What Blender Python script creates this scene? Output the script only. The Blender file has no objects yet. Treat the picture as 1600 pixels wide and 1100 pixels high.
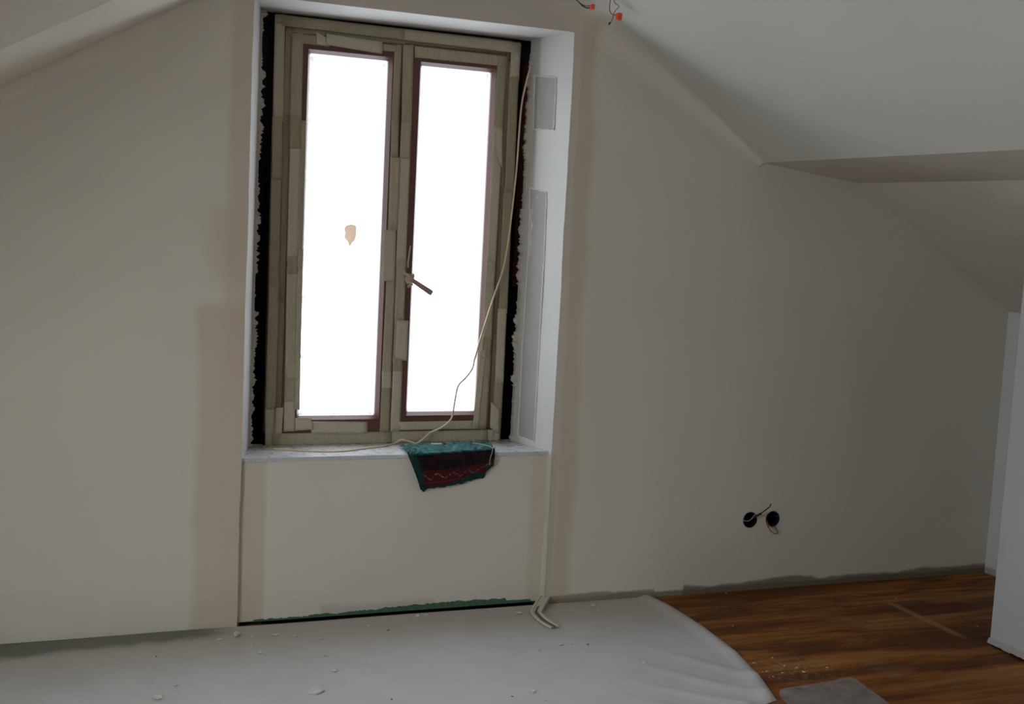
import bpy, bmesh, math, random
from mathutils import Vector, Matrix
random.seed(7)
scn = bpy.context.scene
COL = scn.collection

# ------------------------------------------------------------------ camera
CAM = Vector((-0.9681, -4.3244, 1.5))
YAW, PITCH, ROLL, FPX = 0.3807, 0.1044, 0.0508, 1907.83
fw = Vector((math.sin(YAW)*math.cos(PITCH), math.cos(YAW)*math.cos(PITCH), -math.sin(PITCH)))
r0 = Vector((math.cos(YAW), -math.sin(YAW), 0.0)); u0 = r0.cross(fw)
rt = math.cos(ROLL)*r0 + math.sin(ROLL)*u0
up = -math.sin(ROLL)*r0 + math.cos(ROLL)*u0
cd = bpy.data.cameras.new('camera'); cam = bpy.data.objects.new('camera', cd); COL.objects.link(cam)
m = Matrix.Identity(4)
for i in range(3):
    m[i][0] = rt[i]; m[i][1] = up[i]; m[i][2] = -fw[i]; m[i][3] = CAM[i]
cam.matrix_world = m
cd.sensor_width = 36.0; cd.lens = FPX*36.0/1600.0; cd.clip_start = 0.05; cd.clip_end = 200
scn.camera = cam

# ------------------------------------------------------------------ sky and exposure
SKY = 18.0
w = bpy.data.worlds.new('overcast_sky'); scn.world = w; w.use_nodes = True
bg = w.node_tree.nodes['Background']
bg.inputs[0].default_value = (0.89, 0.98, 1.07, 1); bg.inputs[1].default_value = SKY
vs = scn.view_settings
vs.view_transform = 'Standard'; vs.look = 'None'; vs.gamma = 1.0; vs.use_curve_mapping = False
vs.exposure = 0.02

def portal(name, loc, normal, sx, sy, xdir):
    """marks a window opening so that the sky's light is sampled through it; emits nothing itself"""
    l = bpy.data.lights.new(name, 'AREA'); l.shape = 'RECTANGLE'; l.size = sx; l.size_y = sy
    l.cycles.is_portal = True
    o = bpy.data.objects.new(name, l); COL.objects.link(o)
    z = -Vector(normal).normalized(); x = Vector(xdir).normalized(); y = z.cross(x)
    mm = Matrix.Identity(4)
    for i in range(3):
        mm[i][0] = x[i]; mm[i][1] = y[i]; mm[i][2] = z[i]; mm[i][3] = loc[i]
    o.matrix_world = mm
    return o

# roof geometry (profile in x, z): left slope, ridge, right slope, boxed step, lower slope, knee walls
LS, LZ0 = 0.57, 2.456
def zl(x): return LZ0 + LS*x
XL, XR = -2.2, 3.184
RIDGE = (0.44, zl(0.44))
EDGE = (1.818, 1.80); STEP = (2.30, 1.745); KNEE = (XR, 1.217)
YB = -5.6
PROF = [(XL, zl(XL)), RIDGE, EDGE, STEP, KNEE]
def ztop(x):
    for (a, b), (c, d) in zip(PROF[:-1], PROF[1:]):
        if x <= c: return b + (d-b)*(x-a)/(c-a)
    return PROF[-1][1]
# unseen dormer with an upright window, added for light from the left
DY0, DY1, DZ0, DZ1 = -2.92, -1.86, 0.85, 2.04
DX1 = (DZ1-LZ0)/LS
portal('sky_portal_dormer', (XL-.12, (DY0+DY1)/2, (DZ0+DZ1)/2), (1, 0, 0), DY1-DY0, DZ1-DZ0, (0, 1, 0))
BX0, BX1, BZ0, BZ1 = -1.64, -1.28, 0.70, 1.40            # unseen window added behind the viewer to light the gable
portal('sky_portal_back', ((BX0+BX1)/2, YB-.10, (BZ0+BZ1)/2), (0, 1, 0), BX1-BX0, BZ1-BZ0, (1, 0, 0))
portal('sky_portal_gable', (0.36, 0.36, 1.41), (0, -1, 0), 0.80, 1.42, (1, 0, 0))

# ------------------------------------------------------------------ helpers
def ray(px, py): return fw + rt*((px-800)/FPX) - up*((py-550)/FPX)
def PY(px, py, Y=0.0):
    d = ray(px, py); return CAM + d*((Y-CAM.y)/d.y)
def PZ(px, py, Z=0.0):
    d = ray(px, py); return CAM + d*((Z-CAM.z)/d.z)

def obj(name, me, mat=None, parent=None, smooth=False, label=None, cat=None, group=None, kind=None):
    if isinstance(me, bmesh.types.BMesh):
        bm = me; me = bpy.data.meshes.new(name); bm.normal_update(); bm.to_mesh(me); bm.free()
    o = bpy.data.objects.new(name, me); COL.objects.link(o)
    if mat and me is not None and not me.materials: me.materials.append(mat)
    if smooth and me is not None:
        for p in me.polygons: p.use_smooth = True
    if parent is not None: o.parent = parent
    if label: o['label'] = label
    if cat: o['category'] = cat
    if group: o['group'] = group
    if kind: o['kind'] = kind
    return o
def empty(name, loc=(0, 0, 0), **k):
    o = obj(name, None, **k); o.location = loc; o.empty_display_size = 0.05
    return o
def box(bm, a, b):
    x0, y0, z0 = a; x1, y1, z1 = b
    v = [bm.verts.new(p) for p in ((x0,y0,z0),(x1,y0,z0),(x1,y1,z0),(x0,y1,z0),(x0,y0,z1),(x1,y0,z1),(x1,y1,z1),(x0,y1,z1))]
    for f in ((0,3,2,1),(4,5,6,7),(0,1,5,4),(1,2,6,5),(2,3,7,6),(3,0,4,7)):
        bm.faces.new([v[i] for i in f])
def bevel_all(bm, r, seg=2):
    bmesh.ops.bevel(bm, geom=list(bm.edges), offset=r, segments=seg, affect='EDGES', profile=0.5)
def boxm(a, b, r=0.0, seg=1):
    bm = bmesh.new(); box(bm, a, b)
    if r: bevel_all(bm, r, seg)
    return bm
def grid(bm, nu, nv, fn):
    vv = [[bm.verts.new(fn(i/nu, j/nv)) for j in range(nv+1)] for i in range(nu+1)]
    fs = []
    for i in range(nu):
        for j in range(nv):
            fs.append(bm.faces.new((vv[i][j], vv[i+1][j], vv[i+1][j+1], vv[i][j+1])))
    return vv, fs
def prism(bm, prof, y0, y1):
    """prof: list of (x,z) loop extruded along y"""
    a = [bm.verts.new((x, y0, z)) for x, z in prof]; b = [bm.verts.new((x, y1, z)) for x, z in prof]
    n = len(prof)
    bm.faces.new(a); bm.faces.new(b[::-1])
    for i in range(n): bm.faces.new((a[i], b[i], b[(i+1) % n], a[(i+1) % n]))
    bmesh.ops.recalc_face_normals(bm, faces=bm.faces)
def smooth_path(pts, n=6):
    P = [Vector(p) for p in pts]; out = []
    for i in range(len(P)-1):
        p0 = P[max(i-1, 0)]; p1 = P[i]; p2 = P[i+1]; p3 = P[min(i+2, len(P)-1)]
        for k in range(n):
            t = k/n
            out.append(0.5*((2*p1)+(-p0+p2)*t+(2*p0-5*p1+4*p2-p3)*t*t+(-p0+3*p1-3*p2+p3)*t**3))
    out.append(P[-1]); return out
def tube(bm, pts, r, seg=8, cap=True):
    P = [Vector(p) for p in pts]; rings = []
    ref = Vector((0.3, 0.8, 0.52)).normalized()
    for i, p in enumerate(P):
        t = (P[min(i+1, len(P)-1)] - P[max(i-1, 0)]).normalized()
        a = ref - t*ref.dot(t); a.normalize(); b = t.cross(a); ref = a
        rr = r[i] if isinstance(r, (list, tuple)) else r
        rings.append([bm.verts.new(p + (a*math.cos(2*math.pi*k/seg)+b*math.sin(2*math.pi*k/seg))*rr) for k in range(seg)])
    for A, B in zip(rings[:-1], rings[1:]):
        for k in range(seg): bm.faces.new((A[k], A[(k+1) % seg], B[(k+1) % seg], B[k]))
    if cap: bm.faces.new(rings[0][::-1]); bm.faces.new(rings[-1])
def wire(name, pts, r, mat, parent=None, n=6, **k):
    bm = bmesh.new(); tube(bm, smooth_path(pts, n), r); return obj(name, bm, mat, parent, smooth=True, **k)
def lathe(bm, prof, M, seg=32, close=False):
    rings = []
    for r, h in prof:
        rings.append([bm.verts.new(M @ Vector((r*math.cos(2*math.pi*k/seg), r*math.sin(2*math.pi*k/seg), h))) for k in range(seg)])
    for A, B in zip(rings[:-1], rings[1:]):
        for k in range(seg): bm.faces.new((A[k], A[(k+1) % seg], B[(k+1) % seg], B[k]))
    bm.faces.new(rings[0][::-1]); bm.faces.new(rings[-1])
_ph = [(random.uniform(0, 6.28), random.uniform(0.6, 1.4)) for _ in range(12)]
def rough(t, f0=3.0, oct_=5):
    s = 0.0; a = 1.0; f = f0; tot = 0
    for k in range(oct_):
        p, q = _ph[k]; s += a*math.sin(t*f*q*6.283+p+k); tot += a; a *= 0.62; f *= 2.07
    return s/tot

# ------------------------------------------------------------------ materials
class NT:
    def __init__(self, name):
        self.m = bpy.data.materials.new(name); self.m.use_nodes = True
        self.t = self.m.node_tree; self.b = self.t.nodes['Principled BSDF']
    def n(self, typ, **k):
        nd = self.t.nodes.new(typ)
        for a, v in k.items(): setattr(nd, a, v)
        return nd
    def l(self, a, b): self.t.links.new(a, b)
    def math(self, op, a, b=None, c=None, clamp=False):
        nd = self.n('ShaderNodeMath', operation=op); nd.use_clamp = clamp
        for i, v in enumerate((a, b, c)):
            if v is None: continue
            if isinstance(v, (int, float)): nd.inputs[i].default_value = v
            else: self.l(v, nd.inputs[i])
        return nd.outputs[0]
    def coords(self, kind='Object'):
        tc = self.n('ShaderNodeTexCoord'); return tc.outputs[kind]
    def xyz(self, vec):
        s = self.n('ShaderNodeSeparateXYZ'); self.l(vec, s.inputs[0]); return s.outputs
    def noise(self, vec, scale, detail=4, rough_=0.5, dist=0.0):
        nd = self.n('ShaderNodeTexNoise'); nd.inputs['Scale'].default_value = scale
        nd.inputs['Detail'].default_value = detail; nd.inputs['Roughness'].default_value = rough_
        nd.inputs['Distortion'].default_value = dist
        if vec is not None: self.l(vec, nd.inputs['Vector'])
        return nd.outputs['Fac']
    def scale(self, vec, s):
        mp = self.n('ShaderNodeMapping'); mp.inputs['Scale'].default_value = s; self.l(vec, mp.inputs['Vector']); return mp.outputs[0]
    def smooth(self, v, a, b):
        nd = self.n('ShaderNodeMapRange'); nd.interpolation_type = 'SMOOTHSTEP'
        nd.inputs['From Min'].default_value = a; nd.inputs['From Max'].default_value = b
        self.l(v, nd.inputs['Value']); return nd.outputs[0]
    def mix(self, f, a, b):
        nd = self.n('ShaderNodeMix', data_type='RGBA')
        for i, v in ((0, f), (6, a), (7, b)):
            if isinstance(v, (int, float)): nd.inputs[i].default_value = v
            elif isinstance(v, tuple): nd.inputs[i].default_value = (*v, 1) if len(v) == 3 else v
            else: self.l(v, nd.inputs[i])
        return nd.outputs[2]
    def base(self, c):
        if isinstance(c, tuple): self.b.inputs['Base Color'].default_value = (*c, 1)
        else: self.l(c, self.b.inputs['Base Color'])
    def rough(self, r):
        if isinstance(r, (int, float)): self.b.inputs['Roughness'].default_value = r
        else: self.l(r, self.b.inputs['Roughness'])
    def spec(self, s): self.b.inputs['Specular IOR Level'].default_value = s
    def bump(self, h, strength=0.2, dist=0.002):
        nd = self.n('ShaderNodeBump'); nd.inputs['Strength'].default_value = strength
        nd.inputs['Distance'].default_value = dist; self.l(h, nd.inputs['Height']); self.l(nd.outputs[0], self.b.inputs['Normal'])

PAINT = (0.73, 0.675, 0.585)
SKIM = (0.62, 0.52, 0.40)
def wall_mat(name, masks=(), paint=PAINT):
    """painted plaster; masks = bare filler bands, dirt, a tone fade: (x0,x1,z0,z1,soft,wobble,wobble_scale,colour,strength[,axis])"""
    N = NT(name); co = N.coords(); X = N.xyz(co)
    big = N.noise(co, 1.3, 3); fine = N.noise(co, 60, 4, 0.6)
    c = N.mix(N.smooth(big, 0.35, 0.65), tuple(v*0.97 for v in paint), tuple(v*1.02 for v in paint))
    for mk in masks:
        x0, x1, z0, z1, sf, wa, ws, colr, st = mk[:9]
        ax = mk[9] if len(mk) > 9 else 0
        wob = N.math('MULTIPLY', N.math('SUBTRACT', N.noise(co, ws, 3), 0.5), wa*2)
        px = N.math('ADD', X[ax], wob); pz = N.math('ADD', X[2], wob)
        f = None
        for p, a, s in ((px, x0, 1), (px, x1, -1), (pz, z0, 1), (pz, z1, -1)):
            if a is None: continue
            g = N.smooth(p, a-sf, a+sf) if s > 0 else N.math('SUBTRACT', 1.0, N.smooth(p, a-sf, a+sf))
            f = g if f is None else N.math('MULTIPLY', f, g)
        c = N.mix(N.math('MULTIPLY', f, st), c, colr)
    N.base(c); N.rough(0.75); N.spec(0.25)
    N.bump(N.math('ADD', N.math('MULTIPLY', fine, 0.25), N.noise(co, 7, 3)), 0.25, 0.004)
    return N.m
def plain(name, colr, rough_=0.6, spec=0.4, vary=0.12, scale=25, bump=0.0, metal=0.0):
    N = NT(name); co = N.coords(); f = N.noise(co, scale, 4)
    N.base(N.mix(f, tuple(max(0, v*(1-vary)) for v in colr), tuple(v*(1+vary) for v in colr)))
    N.rough(rough_); N.spec(spec); N.b.inputs['Metallic'].default_value = metal
    if bump: N.bump(N.noise(co, scale*3, 4), bump, 0.003)
    return N.m

JL, JR, HZ = -0.2536, 0.9524, 2.2335           # niche: left arris, right arris, head
FL, FR, FT, FB, FY = -0.1302, 0.8320, 2.2165, 0.6150, 0.25   # window frame
RL, RR = -0.183, 0.878                          # reveals where they meet the gap, at y = FY
DIRT = (0.17, 0.14, 0.10)
M_gable = wall_mat('painted_gable', [
    (-0.415, JL+.05, -0.1, 1.17, 0.022, 0.045, 3.0, SKIM, 0.8),
    (-0.375, JL+.05, 1.24, 1.52, 0.035, 0.06, 3.0, SKIM, 0.55),
    (-0.325, JL+.05, 0.0, 3.0, 0.022, 0.022, 2.5, SKIM, 0.7),
    (JL-.05, JR+.03, HZ-.05, 3.0, 0.03, 0.02, 4.0, (0.62, 0.56, 0.49), 0.7),
    (JR-.05, 1.055, 0.0, 2.30, 0.025, 0.04, 2.5, SKIM, 0.8),
    (JR-.05, 0.985, 0.0, 2.30, 0.01, 0.01, 5.0, PAINT, 0.5),
    (1.0, None, -0.1, 0.022, 0.006, 0.012, 8.0, DIRT, 0.8),
    (1.58, 3.3, -0.1, 0.038, 0.008, 0.03, 5.0, (0.17, 0.14, 0.09), 0.8),
    (JR+.02, 1.45, -0.1, 0.035, 0.006, 0.012, 9.0, (0.30, 0.24, 0.17), 0.8),
])
M_apron = wall_mat('painted_apron', [
    (-0.4, -0.158, -0.1, 1, 0.010, 0.008, 3.0, SKIM, 0.75),
    (0.885, 1.2, -0.1, 1, 0.020, 0.012, 4.0, SKIM, 0.5),
    (0.05, 0.5, -0.1, 0.05, 0.012, 0.02, 6.0, (0.45, 0.41, 0.36), 0.45)])
M_reveal = wall_mat('painted_reveal', [
    (0.19, 0.4, -0.1, 3, 0.012, 0.012, 9.0, (0.50, 0.46, 0.40), 0.8, 1)], (0.68, 0.667, 0.635))
M_ceil = wall_mat('lightened_left_ceiling', [], (0.86, 0.80, 0.71))  # ceiling white lightened on the left to make up for weak light
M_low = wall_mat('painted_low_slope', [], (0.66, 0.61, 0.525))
M_ceilR = wall_mat('darkened_right_ceiling', [], (0.59, 0.572, 0.52))  # same ceiling white, darkened to hold down light on the right slope
M_joint = wall_mat('painted_joint', [
    (JL-.05, JR+.03, HZ-.05, 3.0, 0.03, 0.02, 4.0, (0.62, 0.56, 0.49), 0.7), (JR-.05, 1.055, 0.0, 2.30, 0.025, 0.04, 2.5, SKIM, 0.8), (JR-.05, 0.985, 0.0, 2.30, 0.01, 0.01, 5.0, PAINT, 0.5),
    (-9, -0.055, None, None, 0.055, 0.01, 4.0, (0.59, 0.572, 0.52), 1.0, 1)])  # last mask fades into the darkened right slope tone
M_ceil2 = wall_mat('darker_ceiling', [], (0.71, 0.67, 0.585))  # ceiling boards nearer the viewer, darker than those by the gable
M_wall = wall_mat('painted_side_wall', [(-9, 9, -0.1, 0.03, 0.005, 0.01, 9.0, (0.35, 0.32, 0.28), 0.8, 1)], (0.68, 0.68, 0.665))
M_part = wall_mat('darkened_partition', [(-9, 9, -0.1, 0.03, 0.005, 0.01, 9.0, (0.33, 0.31, 0.28), 0.8, 1)], (0.52, 0.535, 0.535))  # side wall white darkened, since the partition catches too much light
M_black = plain('black_foam_or_gap_shade', (0.004, 0.003, 0.003), 0.95, 0.0, 0.5, 60, 0.6)
M_rustgap = plain('dark_brown_foam', (0.030, 0.010, 0.007), 0.95, 0.0, 0.5, 60, 0.6)
M_plaster = plain('rough_plaster', (0.50, 0.46, 0.40), 0.9, 0.1, 0.12, 40, 0.5)
M_patch = plain('bare_filler_grey', (0.42, 0.395, 0.37), 0.9, 0.1, 0.06, 20, 0.2)
M_white = plain('white_filler', (0.72, 0.70, 0.66), 0.8, 0.2, 0.05, 30, 0.2)
M_bead = plain('cream_plastic_bead', (0.62, 0.56, 0.44), 0.5, 0.4, 0.06, 30)
M_green = plain('green_plasterboard', (0.085, 0.17, 0.115), 0.9, 0.1, 0.35, 50, 0.4)
M_cable = plain('cream_cable', (0.62, 0.50, 0.34), 0.45, 0.4, 0.05)
M_wblack = plain('black_wire', (0.012, 0.012, 0.016), 0.4, 0.5)
M_wred = plain('red_wire', (0.35, 0.04, 0.03), 0.4, 0.5)
M_wbrown = plain('brown_wire', (0.11, 0.05, 0.02), 0.4, 0.5)
M_wgreen = plain('green_yellow_wire', (0.22, 0.24, 0.06), 0.4, 0.5, 0.5, 60)
M_wgrey = plain('grey_wire', (0.45, 0.44, 0.42), 0.4, 0.5)
M_orange = plain('orange_plastic', (0.95, 0.10, 0.015), 0.35, 0.5, 0.05)
M_box = plain('dark_blue_plastic', (0.010, 0.011, 0.028), 0.4, 0.5)
M_iron = plain('grey_iron', (0.30, 0.30, 0.31), 0.6, 0.4)
M_darkdirt = plain('dark_crumb', (0.08, 0.07, 0.06), 0.9, 0.1)
M_handle = plain('brown_metal_lever', (0.36, 0.23, 0.20), 0.35, 0.5, 0.05)
M_slab = plain('grey_subfloor', (0.20, 0.17, 0.13), 0.9, 0.1)

def m_sashwood():
    N = NT('red_brown_varnished_wood'); co = N.coords()
    g = N.noise(N.scale(co, (60, 60, 4)), 2.0, 5, 0.6, 0.4)
    N.base(N.mix(g, (0.085, 0.034, 0.024), (0.165, 0.072, 0.054))); N.rough(0.4); N.spec(0.4)
    N.bump(g, 0.1, 0.002); return N.m
M_sash = m_sashwood()
def m_tape():
    N = NT('tan_masking_tape'); co = N.coords()
    oi = N.n('ShaderNodeObjectInfo')
    a = N.noise(N.scale(co, (90, 90, 14)), 1.5, 4)
    r = N.math('MULTIPLY', oi.outputs['Random'], 1.0)
    c = N.mix(r, (0.345, 0.290, 0.190), (0.455, 0.400, 0.285))
    c = N.mix(N.math('MULTIPLY', N.smooth(a, 0.35, 0.8), 0.35), c, (0.26, 0.215, 0.145))
    N.base(c); N.rough(0.7); N.spec(0.2); N.bump(a, 0.3, 0.002); return N.m
M_tape = m_tape()
def m_tape2():
    N = NT('pale_masking_tape'); co = N.coords(); a = N.noise(co, 60, 4)
    N.base(N.mix(a, (0.44, 0.385, 0.275), (0.55, 0.49, 0.37))); N.rough(0.7); N.spec(0.2); N.bump(a, 0.3, 0.002); return N.m
M_tape2 = m_tape2()
def m_scatter_glass():
    """window glass: part clear, part scattering"""
    N = NT('scattering_glass'); t = N.t; out = t.nodes['Material Output']; t.nodes.remove(N.b)
    tr = N.n('ShaderNodeBsdfTransparent'); tr.inputs[0].default_value = (0.25, 0.25, 0.25, 1)
    tl = N.n('ShaderNodeBsdfTranslucent'); tl.inputs[0].default_value = (0.27, 0.273, 0.276, 1)
    gl = N.n('ShaderNodeBsdfGlossy'); gl.inputs['Roughness'].default_value = 0.15
    m1 = N.n('ShaderNodeMixShader'); m1.inputs[0].default_value = 0.25
    m2 = N.n('ShaderNodeMixShader'); m2.inputs[0].default_value = 0.03
    N.l(tr.outputs[0], m1.inputs[1]); N.l(tl.outputs[0], m1.inputs[2])
    N.l(m1.outputs[0], m2.inputs[1]); N.l(gl.outputs[0], m2.inputs[2]); N.l(m2.outputs[0], out.inputs[0])
    return N.m
M_scatter_glass = m_scatter_glass()
def m_glass():
    N = NT('clear_glass'); t = N.t; out = t.nodes['Material Output']; t.nodes.remove(N.b)
    tr = N.n('ShaderNodeBsdfTransparent'); tr.inputs[0].default_value = (0.92, 0.94, 0.93, 1)
    gl = N.n('ShaderNodeBsdfGlossy'); gl.inputs['Roughness'].default_value = 0.02
    m2 = N.n('ShaderNodeMixShader'); m2.inputs[0].default_value = 0.06
    N.l(tr.outputs[0], m2.inputs[1]); N.l(gl.outputs[0], m2.inputs[2]); N.l(m2.outputs[0], out.inputs[0]); return N.m
M_glass = m_glass()
def m_splat():
    N = NT('thin_dried_plaster'); t = N.t; out = t.nodes['Material Output']
    N.base((0.50, 0.43, 0.36)); N.rough(0.9)
    tl = N.n('ShaderNodeBsdfTranslucent'); tl.inputs[0].default_value = (0.72, 0.60, 0.50, 1)
    mx = N.n('ShaderNodeMixShader'); mx.inputs[0].default_value = 0.55
    N.l(N.b.outputs[0], mx.inputs[1]); N.l(tl.outputs[0], mx.inputs[2]); N.l(mx.outputs[0], out.inputs[0]); return N.m
M_splat = m_splat()
def m_sheet():
    N = NT('clear_plastic_sheet'); t = N.t; out = t.nodes['Material Output']
    co = N.coords(); a = N.noise(co, 14, 4)
    N.base(N.mix(a, (0.34, 0.32, 0.31), (0.44, 0.42, 0.41))); N.rough(0.4)
    tr = N.n('ShaderNodeBsdfTransparent'); mx = N.n('ShaderNodeMixShader')
    N.l(N.math('ADD', 0.28, N.math('MULTIPLY', a, 0.5)), mx.inputs[0])
    N.l(tr.outputs[0], mx.inputs[1]); N.l(N.b.outputs[0], mx.inputs[2]); N.l(mx.outputs[0], out.inputs[0]); return N.m
M_sheet = m_sheet()
def m_sill():
    N = NT('painted_sill_board'); co = N.coords(); X = N.xyz(co)
    d = N.noise(co, 22, 5, 0.65)
    c = N.mix(N.math('MULTIPLY', N.smooth(d, 0.55, 0.8), 0.3), (0.60, 0.60, 0.61), (0.42, 0.38, 0.33))
    c = N.mix(N.math('MULTIPLY', N.smooth(X[1], 0.10, 0.21), 0.6), c, (0.34, 0.29, 0.22))
    N.base(c); N.rough(N.math('ADD', 0.16, N.math('MULTIPLY', d, 0.25))); N.spec(0.5); N.bump(d, 0.1, 0.002); return N.m
M_sill = m_sill()
def m_plank():
    N = NT('dark_oiled_wood'); co = N.coords(); X = N.xyz(co)
    geo = N.n('ShaderNodeNewGeometry'); W = N.xyz(geo.outputs['Position'])
    oi = N.n('ShaderNodeObjectInfo'); rnd = oi.outputs['Random']
    mp = N.n('ShaderNodeVectorMath', operation='MULTIPLY_ADD'); N.l(co, mp.inputs[0]); mp.inputs[1].default_value = (2.2, 26, 26)
    cb = N.n('ShaderNodeCombineXYZ'); N.l(N.math('MULTIPLY', rnd, 37.0), cb.inputs[0]); N.l(N.math('MULTIPLY', rnd, 91.0), cb.inputs[1]); N.l(cb.outputs[0], mp.inputs[2])
    g = N.noise(mp.outputs[0], 1.0, 5, 0.6, 1.2)
    c = N.mix(N.smooth(g, 0.3, 0.72), (0.15, 0.040, 0.004), (0.44, 0.175, 0.032))
    c = N.mix(N.math('MULTIPLY', rnd, 0.7), c, (0.20, 0.062, 0.009))
    bl = N.noise(N.scale(geo.outputs['Position'], (1.5, 9.0, 1.0)), 1.0, 4, 0.55, 0.6)
    c = N.mix(N.math('MULTIPLY', N.smooth(bl, 0.48, 0.62), 0.7), c, (0.070, 0.016, 0.002))
    c = N.mix(N.math('MULTIPLY', N.math('SUBTRACT', 1.0, N.smooth(bl, 0.34, 0.46)), 0.35), c, (0.52, 0.23, 0.06))
    sm = N.noise(geo.outputs['Position'], 2.6, 4, 0.6)
    c = N.mix(N.math('MULTIPLY', N.smooth(sm, 0.52, 0.75), 0.30), c, (0.34, 0.25, 0.16))
    # two pale crossing streaks, faded at both ends
    def line(ax, ay, bx, by, wd):
        dx, dy = bx-ax, by-ay; L = math.hypot(dx, dy); dx /= L; dy /= L
        ux = N.math('SUBTRACT', W[0], ax); uy = N.math('SUBTRACT', W[1], ay)
        al = N.math('ADD', N.math('MULTIPLY', ux, dx), N.math('MULTIPLY', uy, dy))
        ac = N.math('ABSOLUTE', N.math('SUBTRACT', N.math('MULTIPLY', uy, dx), N.math('MULTIPLY', ux, dy)))
        f = N.math('SUBTRACT', 1.0, N.smooth(ac, wd*0.4, wd*1.6))
        f = N.math('MULTIPLY', f, N.smooth(al, 0.0, 0.12)); return N.math('MULTIPLY', f, N.math('SUBTRACT', 1.0, N.smooth(al, L-0.12, L)))
    a = PZ(1378, 936); b = PZ(1520, 1003); c2 = PZ(1340, 972); d2 = PZ(1530, 957)
    for (p, q, wd, s) in ((a, b, 0.018, 0.5), (c2, d2, 0.014, 0.32)):
        c = N.mix(N.math('MULTIPLY', line(p.x, p.y, q.x, q.y, wd), s), c, (0.50, 0.33, 0.16))
    # plaster dust trodden in beside the sheet
    dp = PZ(1245, 1045)
    dd = N.math('SQRT', N.math('ADD', N.math('POWER', N.math('SUBTRACT', W[0], dp.x), 2.0), N.math('MULTIPLY', N.math('POWER', N.math('SUBTRACT', W[1], dp.y), 2.0), 2.5)))
    dn = N.noise(geo.outputs['Position'], 45, 5, 0.7)
    df = N.math('MULTIPLY', N.math('SUBTRACT', 1.0, N.smooth(dd, 0.05, 0.28)), N.smooth(dn, 0.48, 0.72))
    c = N.mix(N.math('MULTIPLY', df, 0.5), c, (0.55, 0.48, 0.40))
    N.base(c); N.rough(N.math('ADD', 0.42, N.math('MULTIPLY', sm, 0.3))); N.spec(0.2)
    N.bump(g, 0.12, 0.002); return N.m
M_plank = m_plank()
def m_dust():
    N = NT('grey_woven_dust_sheet'); co = N.coords(); X = N.xyz(co)
    wv = N.noise(N.scale(co, (1, 1, 1)), 420, 2); bl = N.noise(co, 3.0, 5, 0.6)
    c = N.mix(N.smooth(bl, 0.3, 0.7), (0.56, 0.545, 0.535), (0.62, 0.61, 0.61))
    c = N.mix(N.math('MULTIPLY', wv, 0.35), c, (0.50, 0.49, 0.49))
    # darker band along the foot of the wall, wider to the left
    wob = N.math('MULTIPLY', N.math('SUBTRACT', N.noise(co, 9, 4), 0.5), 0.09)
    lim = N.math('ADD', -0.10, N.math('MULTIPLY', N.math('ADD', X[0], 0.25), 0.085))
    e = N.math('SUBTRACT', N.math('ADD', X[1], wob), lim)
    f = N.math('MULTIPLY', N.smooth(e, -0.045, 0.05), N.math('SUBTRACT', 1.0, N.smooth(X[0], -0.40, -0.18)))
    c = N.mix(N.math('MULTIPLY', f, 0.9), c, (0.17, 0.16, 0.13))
    # tan tint growing towards the window
    f2 = N.math('MULTIPLY', N.smooth(N.math('ADD', X[1], N.math('MULTIPLY', wob, 3.0)), -0.55, -0.05), N.math('MULTIPLY', N.math('SUBTRACT', 1.0, f), 0.8))
    c = N.mix(f2, c, (0.50, 0.44, 0.385))
    N.base(c); N.rough(0.8); N.spec(0.25)
    N.bump(N.math('ADD', N.math('MULTIPLY', wv, 0.3), N.noise(co, 22, 4)), 0.25, 0.004); return N.m
M_dust = m_dust()
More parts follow.
